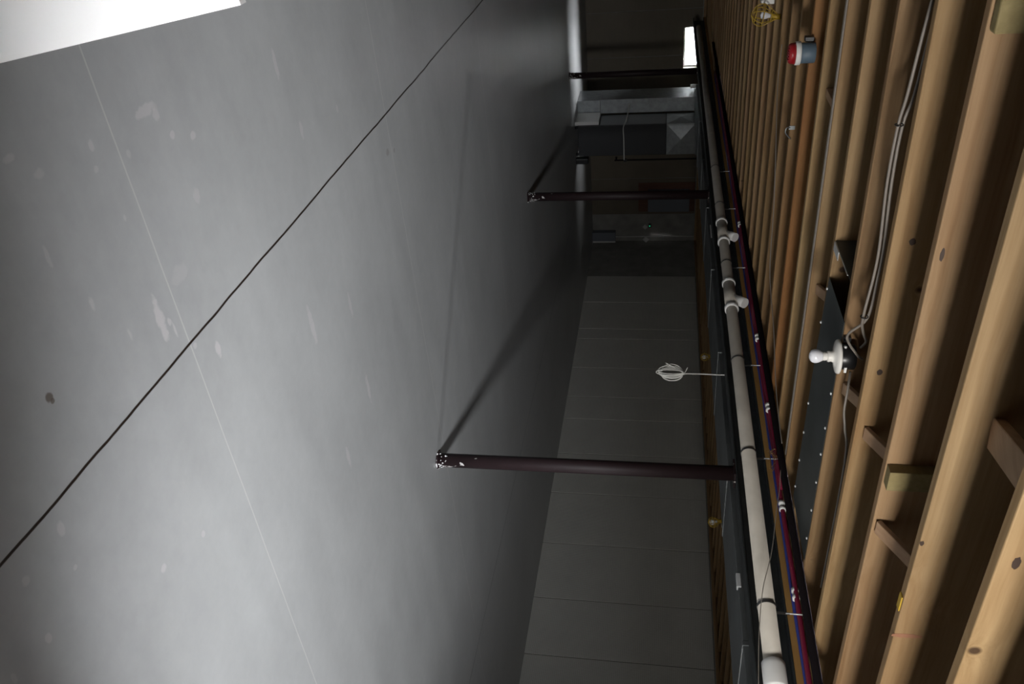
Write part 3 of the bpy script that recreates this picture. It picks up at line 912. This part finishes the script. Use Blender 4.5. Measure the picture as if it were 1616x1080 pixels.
# ------------------------------------------------------------------ cables
def cable(name, pts, r, m, label, cat='cable', k=6, group=None):
    o = new(name, tube(B(), smooth(pts, k), r, 8), M[m])
    return tag(o, label, cat, group)
pd = [(1473, -6), (1455, 60), (1432, 150), (1417, 200), (1400, 290), (1388, 390), (1378, 440), (1362, 502)]
A1 = [on(1, 2.70, x, y) for x, y in pd]
bxt = Vector((bx_, by_, 2.372))
cable('electrical_cable', A1 + [Vector((1.82, 2.77, 2.338)), Vector((1.92, 2.85, 2.378)), Vector((2.0, 2.925, 2.383))], 0.0052, 'cable', 'grey cable looping to the black bulb box, camera side of its pair', group='cables to the bulb fixture')
A2 = [on(1, 2.722, x + 7 + (4 if i < 3 else 0), y) for i, (x, y) in enumerate(pd)]
cable('electrical_cable', A2 + [Vector((1.87, 2.815, 2.295)), Vector((1.985, 2.855, 2.352)), Vector((2.045, 2.905, 2.392))], 0.0052, 'cable', 'grey cable looping lower to the black bulb box, other one of its pair', group='cables to the bulb fixture')
for (x, y) in ((1419, 197), (1364, 500)):
    q = on(1, 2.70, x, y)
    o = new('cable_tie', tube(B(), [q + Vector((0, 0.013 * math.cos(a), 0.013 * math.sin(a))) for a in [2 * math.pi * k / 14 for k in range(14)]], 0.002, 6, True), M['black'])
    tag(o, 'black tie around the grey cable pair, %s' % ('the one out at mid length' if y < 300 else 'the one near the bulb box'), 'cable tie')
cable('electrical_cable', [Vector((bx_ + 0.063, by_ - 0.02, 2.36)), Vector((2.17, 2.86, 2.345)), Vector((2.26, 2.83, 2.338)), Vector((2.33, 2.80, 2.345)), Vector((2.5, 2.76, 2.36)), Vector((3.3, 2.76, 2.36))], 0.005, 'cable', 'grey cable leaving the bulb box away from the pair')
for dy, who in ((0.0, 'farther'), (0.016, 'nearer')):
    cable('electrical_cable', [(0.6, 3.822 + dy - 0.006, ZJ - 0.004), (1.5, 3.820 + dy, ZJ - 0.004), (2.2, 3.824 + dy, ZJ - 0.004), (3.4, 3.822 + dy, ZJ - 0.004)], 0.0042, 'cable',
          'grey cable stapled under a joist, %s strand of the pair' % ('camera side' if who == 'farther' else 'window side'), group='cables stapled under a joist')
cable('thin_wire', [on(2, ZJ - 0.008 - s, x, y) for x, y, s in [(1234, 70, 0), (1231, 97, 0.004), (1227, 140, .012), (1224, 250, .02), (1221, 330, .012), (1215, 430, .004), (1221, 520, .0), (1224, 600, .004), (1229, 660, .006), (1234, 700, .004)]], 0.003, 'cable', 'thin pale wire sagging under the joists past the middle bays', 'wire')
q = [on(0, 3.405, 1232, 742), on(0, 3.405, 1230, 775), on(0, 3.405, 1226, 800), on(0, 3.405, 1218, 870), on(0, 3.405, 1204, 930), on(0, 3.405, 1198, 1000), on(0, 3.405, 1197, 1085)]
cable('thin_wire', q, 0.0022, 'cabled', 'thin dark wire drooping in front of the drain pipe end', 'wire')
b = B()
c0 = on(0, 3.55, 1222, 726)
rr = random.Random(5)
for k in range(5):
    pts = [c0 + Vector((rr.uniform(-.02, .02), rr.uniform(-.10, .10), rr.uniform(-.035, .03))) for _ in range(4)]
    tube(b, smooth(pts, 5), 0.002, 6)
o = new('wire_tangle', b, M['brass'])
tag(o, 'tangle of stripped copper coloured wires beside the drain pipe', 'wire')
# white coil hanging from the duct edge
t = thing('cable_coil', on(0, 4.004, 1037, 597), 'white cable coiled and hung below the steel beam beyond the near column', 'cable coil')
tp, kn_ = on(0, 4.004, 1136, 592), on(0, 4.004, 1078, 590)
new('hanging_cable', tube(B(), smooth([Vector((tp.x, tp.y, ZB + 0.0005)), tp, tp.lerp(kn_, 0.5) + Vector((0, .004, 0)), kn_], 6), 0.0045, 8), M['cablew'], t)
b = B()
rr = random.Random(11)
vd = Vector((0, 0, 1))
sd = Vector((0.57, -0.82, 0)) * -1
for k in range(7):
    L_ = 0.20 + rr.uniform(-0.03, 0.02)
    W_ = 0.018 + 0.009 * k
    dl = rr.uniform(-0.02, 0.02)
    pts = []
    for j in range(28):
        a = 2 * math.pi * j / 28
        al = L_ / 2 * (1 - math.cos(a))
        pts.append(kn_ - vd * al + sd * (W_ * math.sin(a) + dl * al / L_) + Vector((0.004 * k - 0.014, 0.003 * k, 0)))
    tube(b, pts, 0.0042, 6, True)
new('loops', b, M['cablew'], t)
new('loose_end', tube(B(), smooth([kn_, kn_ + sd * 0.03 - vd * 0.03, kn_ + sd * 0.09 - vd * 0.14 + Vector((0.0, 0, 0))], 5), 0.0042, 8), M['cablew'], t)
new('short_tail', tube(B(), smooth([kn_, kn_ + sd * 0.02 + vd * 0.02, kn_ + sd * 0.055 + vd * 0.035], 5), 0.0042, 8), M['cablew'], t)
new('wrap', tube(B(), [kn_ - vd * 0.012, kn_ + vd * 0.012], 0.010, 10), M['cablew'], t)

# ------------------------------------------------------------------ small metal bits under the joists
k9 = J0 + 9 * PITCHJ
t = thing('metal_hook', (1.83, k9 - 0.02, 2.29), 'small bright bent metal hook hanging from a joist past the alarm', 'hook')
new('plate', box(B(), 1.81, 1.835, k9 - 0.004, k9 - 0.001, ZJ - 0.006, ZJ + 0.03, 0.001), M['galv'], t)
new('arm', tube(B(), smooth([(1.82, k9 - 0.006, ZJ + 0.0), (1.82, k9 - 0.012, ZJ - 0.02), (1.85, k9 - 0.015, ZJ - 0.024), (1.89, k9 - 0.012, ZJ + 0.01)], 5), 0.004, 8), M['galv'], t)
o = new('plastic_tag', box(B(), 2.16, 2.225, J0 + PITCHJ + 0.006, J0 + PITCHJ + 0.03, ZJ - 0.005, ZJ - 0.0005, 0.001), M['yellow'])
tag(o, 'little yellow plastic tag under a near joist', 'tag')
o = new('metal_clip', box(B(), 1.52, 1.54, J0 + 13 * PITCHJ - 0.006, J0 + 13 * PITCHJ - 0.001, ZJ - 0.001, ZJ + 0.05, 0.001), M['bright'])
tag(o, 'small pale metal clip on a far joist face', 'clip')

# ------------------------------------------------------------------ white board leaning in the foreground
c1 = on(1, 1.0, 380, 8)
c2 = on(1, 1.0, 0, 100)
dn = (c2 - c1).normalized()
rt = Vector((-dn.z, 0, dn.x))
if rt.x > 0:
    rt = -rt
ln = c1.z / abs(dn.z)
ln = (c1.z - 0.0) / abs(dn.z) - 0.60 * abs(rt.z) / abs(dn.z)
quad = [c1, c1 + dn * ln, c1 + dn * ln + rt * 0.60, c1 + rt * 0.60]
o = new('white_board', prism(B(), [(p.x, p.z) for p in quad], 1, 1.0, 1.016), M['boardwhite'])
tag(o, 'blank white board leaning in the foreground corner of the frame', 'board')

# ------------------------------------------------------------------ furnace and its ducts by the far wall
FX0, FX1, FY0, FY1 = 4.985, 5.545, 14.12, 14.69
t = thing('furnace', ((FX0 + FX1) / 2, (FY0 + FY1) / 2, 0), 'dark grey upright furnace cabinet below a bright crossed plenum', 'furnace')
new('cabinet', box(B(), FX0, FX1, FY0, FY1, 0.05, 1.615, 0.006), M['furnace'], t)
for x in (FX0 + 0.03, FX1 - 0.03):
    for y in (FY0 + 0.03, FY1 - 0.05):
        new('foot', lathe(B(), [(0.025, 0), (0.025, 0.05)], (x, y, 0), seg=14), M['black'], t)
new('shaded_side', box(B(), FX0 - 0.004, FX0 - 0.0002, FY0 + 0.02, FY1 - 0.01, 0.44, 1.60, 0.001), M['black'], t)  # black sheet that paints the shade on the cabinet's left side
new('door_panel', box(B(), FX0 + 0.012, FX1 - 0.012, FY0 - 0.008, FY0 - 0.0002, 0.07, 0.84, 0.003), M['furnace'], t)
new('door_panel', box(B(), FX0 + 0.012, FX1 - 0.012, FY0 - 0.008, FY0 - 0.0002, 0.87, 1.60, 0.003), M['furnace'], t)
def crossed(bm, o, ux, uz, n, w_, h_, dep):
    """a panel with a raised cross break, four shallow facets"""
    o, ux, uz, n = Vector(o), Vector(ux), Vector(uz), Vector(n)
    q = [o, o + ux * w_, o + ux * w_ + uz * h_, o + uz * h_]
    m_ = o + ux * w_ / 2 + uz * h_ / 2 + n * dep
    vs = [bm.verts.new(p) for p in q]
    c = bm.verts.new(m_)
    bk = [bm.verts.new(p - n * 0.02) for p in q]
    for i in range(4):
        bm.faces.new((vs[i], vs[(i + 1) % 4], c))
        bm.faces.new((vs[i], bk[i], bk[(i + 1) % 4], vs[(i + 1) % 4]))
    bm.faces.new(bk)
    return bm
pl = thing('supply_plenum', ((FX0 + FX1) / 2, (FY0 + FY1) / 2, 1.616), 'bright galvanised box plenum with crossed faces on top of the furnace', 'duct')
new('core', box(B(), FX0 + 0.004, FX1 - 0.004, FY0 + 0.004, FY1 - 0.004, 1.617, 2.12), M['galv'], pl)
new('crossed_face', crossed(B(), (FX0, FY0 + 0.003, 1.617), (1, 0, 0), (0, 0, 1), (0, -1, 0), FX1 - FX0, 0.50, 0.03), M['galv'], pl)
new('crossed_face', crossed(B(), (FX0 + 0.003, FY1, 1.617), (0, -1, 0), (0, 0, 1), (-1, 0, 0), FY1 - FY0, 0.50, 0.03), M['galv'], pl)
new('collar', box(B(), FX0 - 0.012, FX1 + 0.012, FY0 - 0.012, FY1 + 0.012, 2.118, 2.322, 0.003), M['duct'], pl)
t = thing('return_duct', (4.85, 15.0, 0), 'tall silver return air duct standing left of the furnace', 'duct')
new('shaft', box(B(), 4.713, 4.965, 14.72, 15.30, 0.42, 2.12, 0.003), M['galv'], t)
new('boot', box(B(), 4.713, 4.978, 14.70, 15.30, 0.0, 0.42, 0.004), M['galv'], t)
new('top_collar', box(B(), 4.70, 4.975, 14.70, 15.32, 2.10, 2.30, 0.003), M['galv'], t)
o = new('air_filter_box', box(B(), 4.925, 4.9835, 14.17, 14.68, 0.0, 0.425, 0.004), M['white'])
tag(o, 'low white filter box in the gap between return duct and furnace', 'filter box')
o = new('drain_tube', tube(B(), smooth([(4.78, 14.66, 0.95), (4.86, 14.05, 0.92), (4.99, 14.04, 0.867), (5.2, 14.04, 0.870), (5.545, 14.04, 0.873), (5.59, 14.045, 0.873)], 6), 0.012, 10), M['conduit'])
tag(o, 'thin grey tube crossing the front of the furnace', 'pipe')
t = thing('gas_line', (5.62, 14.1, 0.70), 'thin black vertical gas line beside the furnace', 'pipe')
new('pipe', tube(B(), [(5.625, 14.1, 0.70), (5.625, 14.1, 2.30)], 0.014, 12), M['blackpipe'], t)
new('valve', box(B(), 5.603, 5.65, 14.07, 14.13, 0.86, 0.92, 0.006), M['black'], t)
new('tee', tube(B(), [(5.575, 14.14, 0.73), (5.625, 14.1, 0.73)], 0.016, 10), M['blackpipe'], t)
o = new('condensate_pump', box(B(), 5.56, 5.66, 14.02, 14.16, 0.0, 0.23, 0.01), M['black'])
tag(o, 'small black pump on the floor at the foot of the furnace', 'pump')
o = new('round_duct', tube(B(), smooth([(4.60, 15.0, 2.05), (4.60, 15.0, 2.15), (4.55, 15.2, 2.22), (4.50, 16.0, 2.22), (4.50, 16.9, 2.22)], 5), 0.075, 18), M['galv'])
bpy.data.objects.remove(o)
o = new('vent_pipe', tube(B(), smooth([(4.66, 15.15, 2.29), (4.655, 15.15, 2.10), (4.655, 15.15, 2.03)], 5), 0.035, 16), M['pvcw'])
tag(o, 'short pale vent pipe at the top of the return duct', 'pipe')

# ------------------------------------------------------------------ electrical gear on the far wall
YW = YF - 0.0125
o = new('backboard', box(B(), 7.30, 7.985, YW - 0.019, YW, 1.04, 2.27, 0.001), M['ply'])
tag(o, 'reddish plywood backboard on the end wall behind the middle column', 'board')
t = thing('breaker_box', (7.7, YW - 0.06, 1.25), 'dark grey electrical panel on the plywood behind the middle column', 'electrical panel')
new('cabinet', box(B(), 7.45, 7.955, YW - 0.11, YW - 0.0195, 1.25, 2.15, 0.005), M['panelgrey'], t)
new('panel_door', box(B(), 7.47, 7.935, YW - 0.118, YW - 0.1105, 1.27, 2.13, 0.003), M['panelgrey'], t)
t = thing('conduit_riser', (8.55, YF - 0.05, 0), 'pale conduit rising from a box on the end wall near the corner', 'conduit')
new('pipe', tube(B(), [(8.60, YF - 0.045, 0.50), (8.60, YF - 0.045, 2.28)], 0.013, 12), M['conduit'], t)
new('lower_box', box(B(), 8.45, 8.69, YF - 0.16, YF - 0.001, 0.0, 0.52, 0.005), M['panelgrey'], t)
new('side_strip', box(B(), 8.66, 8.694, YF - 0.165, YF - 0.155, 0.0, 0.52), M['conduit'], t)
for (x, z, lab) in ((8.37, 1.19, 'small pale diamond shaped device on the end wall, left of the conduit'), (8.66, 1.21, 'small pale diamond shaped device on the end wall, over the conduit')):
    y = YF - 0.0 if x < 8.4 else YF - 0.0585
    s = 0.062 if x < 8.4 else 0.075
    b = B()
    prism(b, [(x - s, z), (x, z - s), (x + s, z), (x, z + s)], 1, y - 0.03, y)
    o = new('wall_device', b, M['conduit'])
    tag(o, lab, 'device', 'small devices on the end wall')
t = thing('signal_module', (8.33, YF - 0.04, 1.26), 'small dark module with a green light on the end wall', 'device')
new('case', box(B(), 8.29, 8.375, YF - 0.06, YF - 0.0, 1.262, 1.33, 0.004), M['black'], t)
new('light', lathe(B(), [(0.012, 0.0), (0.012, 0.006), (0.006, 0.010)], (8.33, YF - 0.0605, 1.292), Vector((0, -1, 0)), 14), M['led'], t)
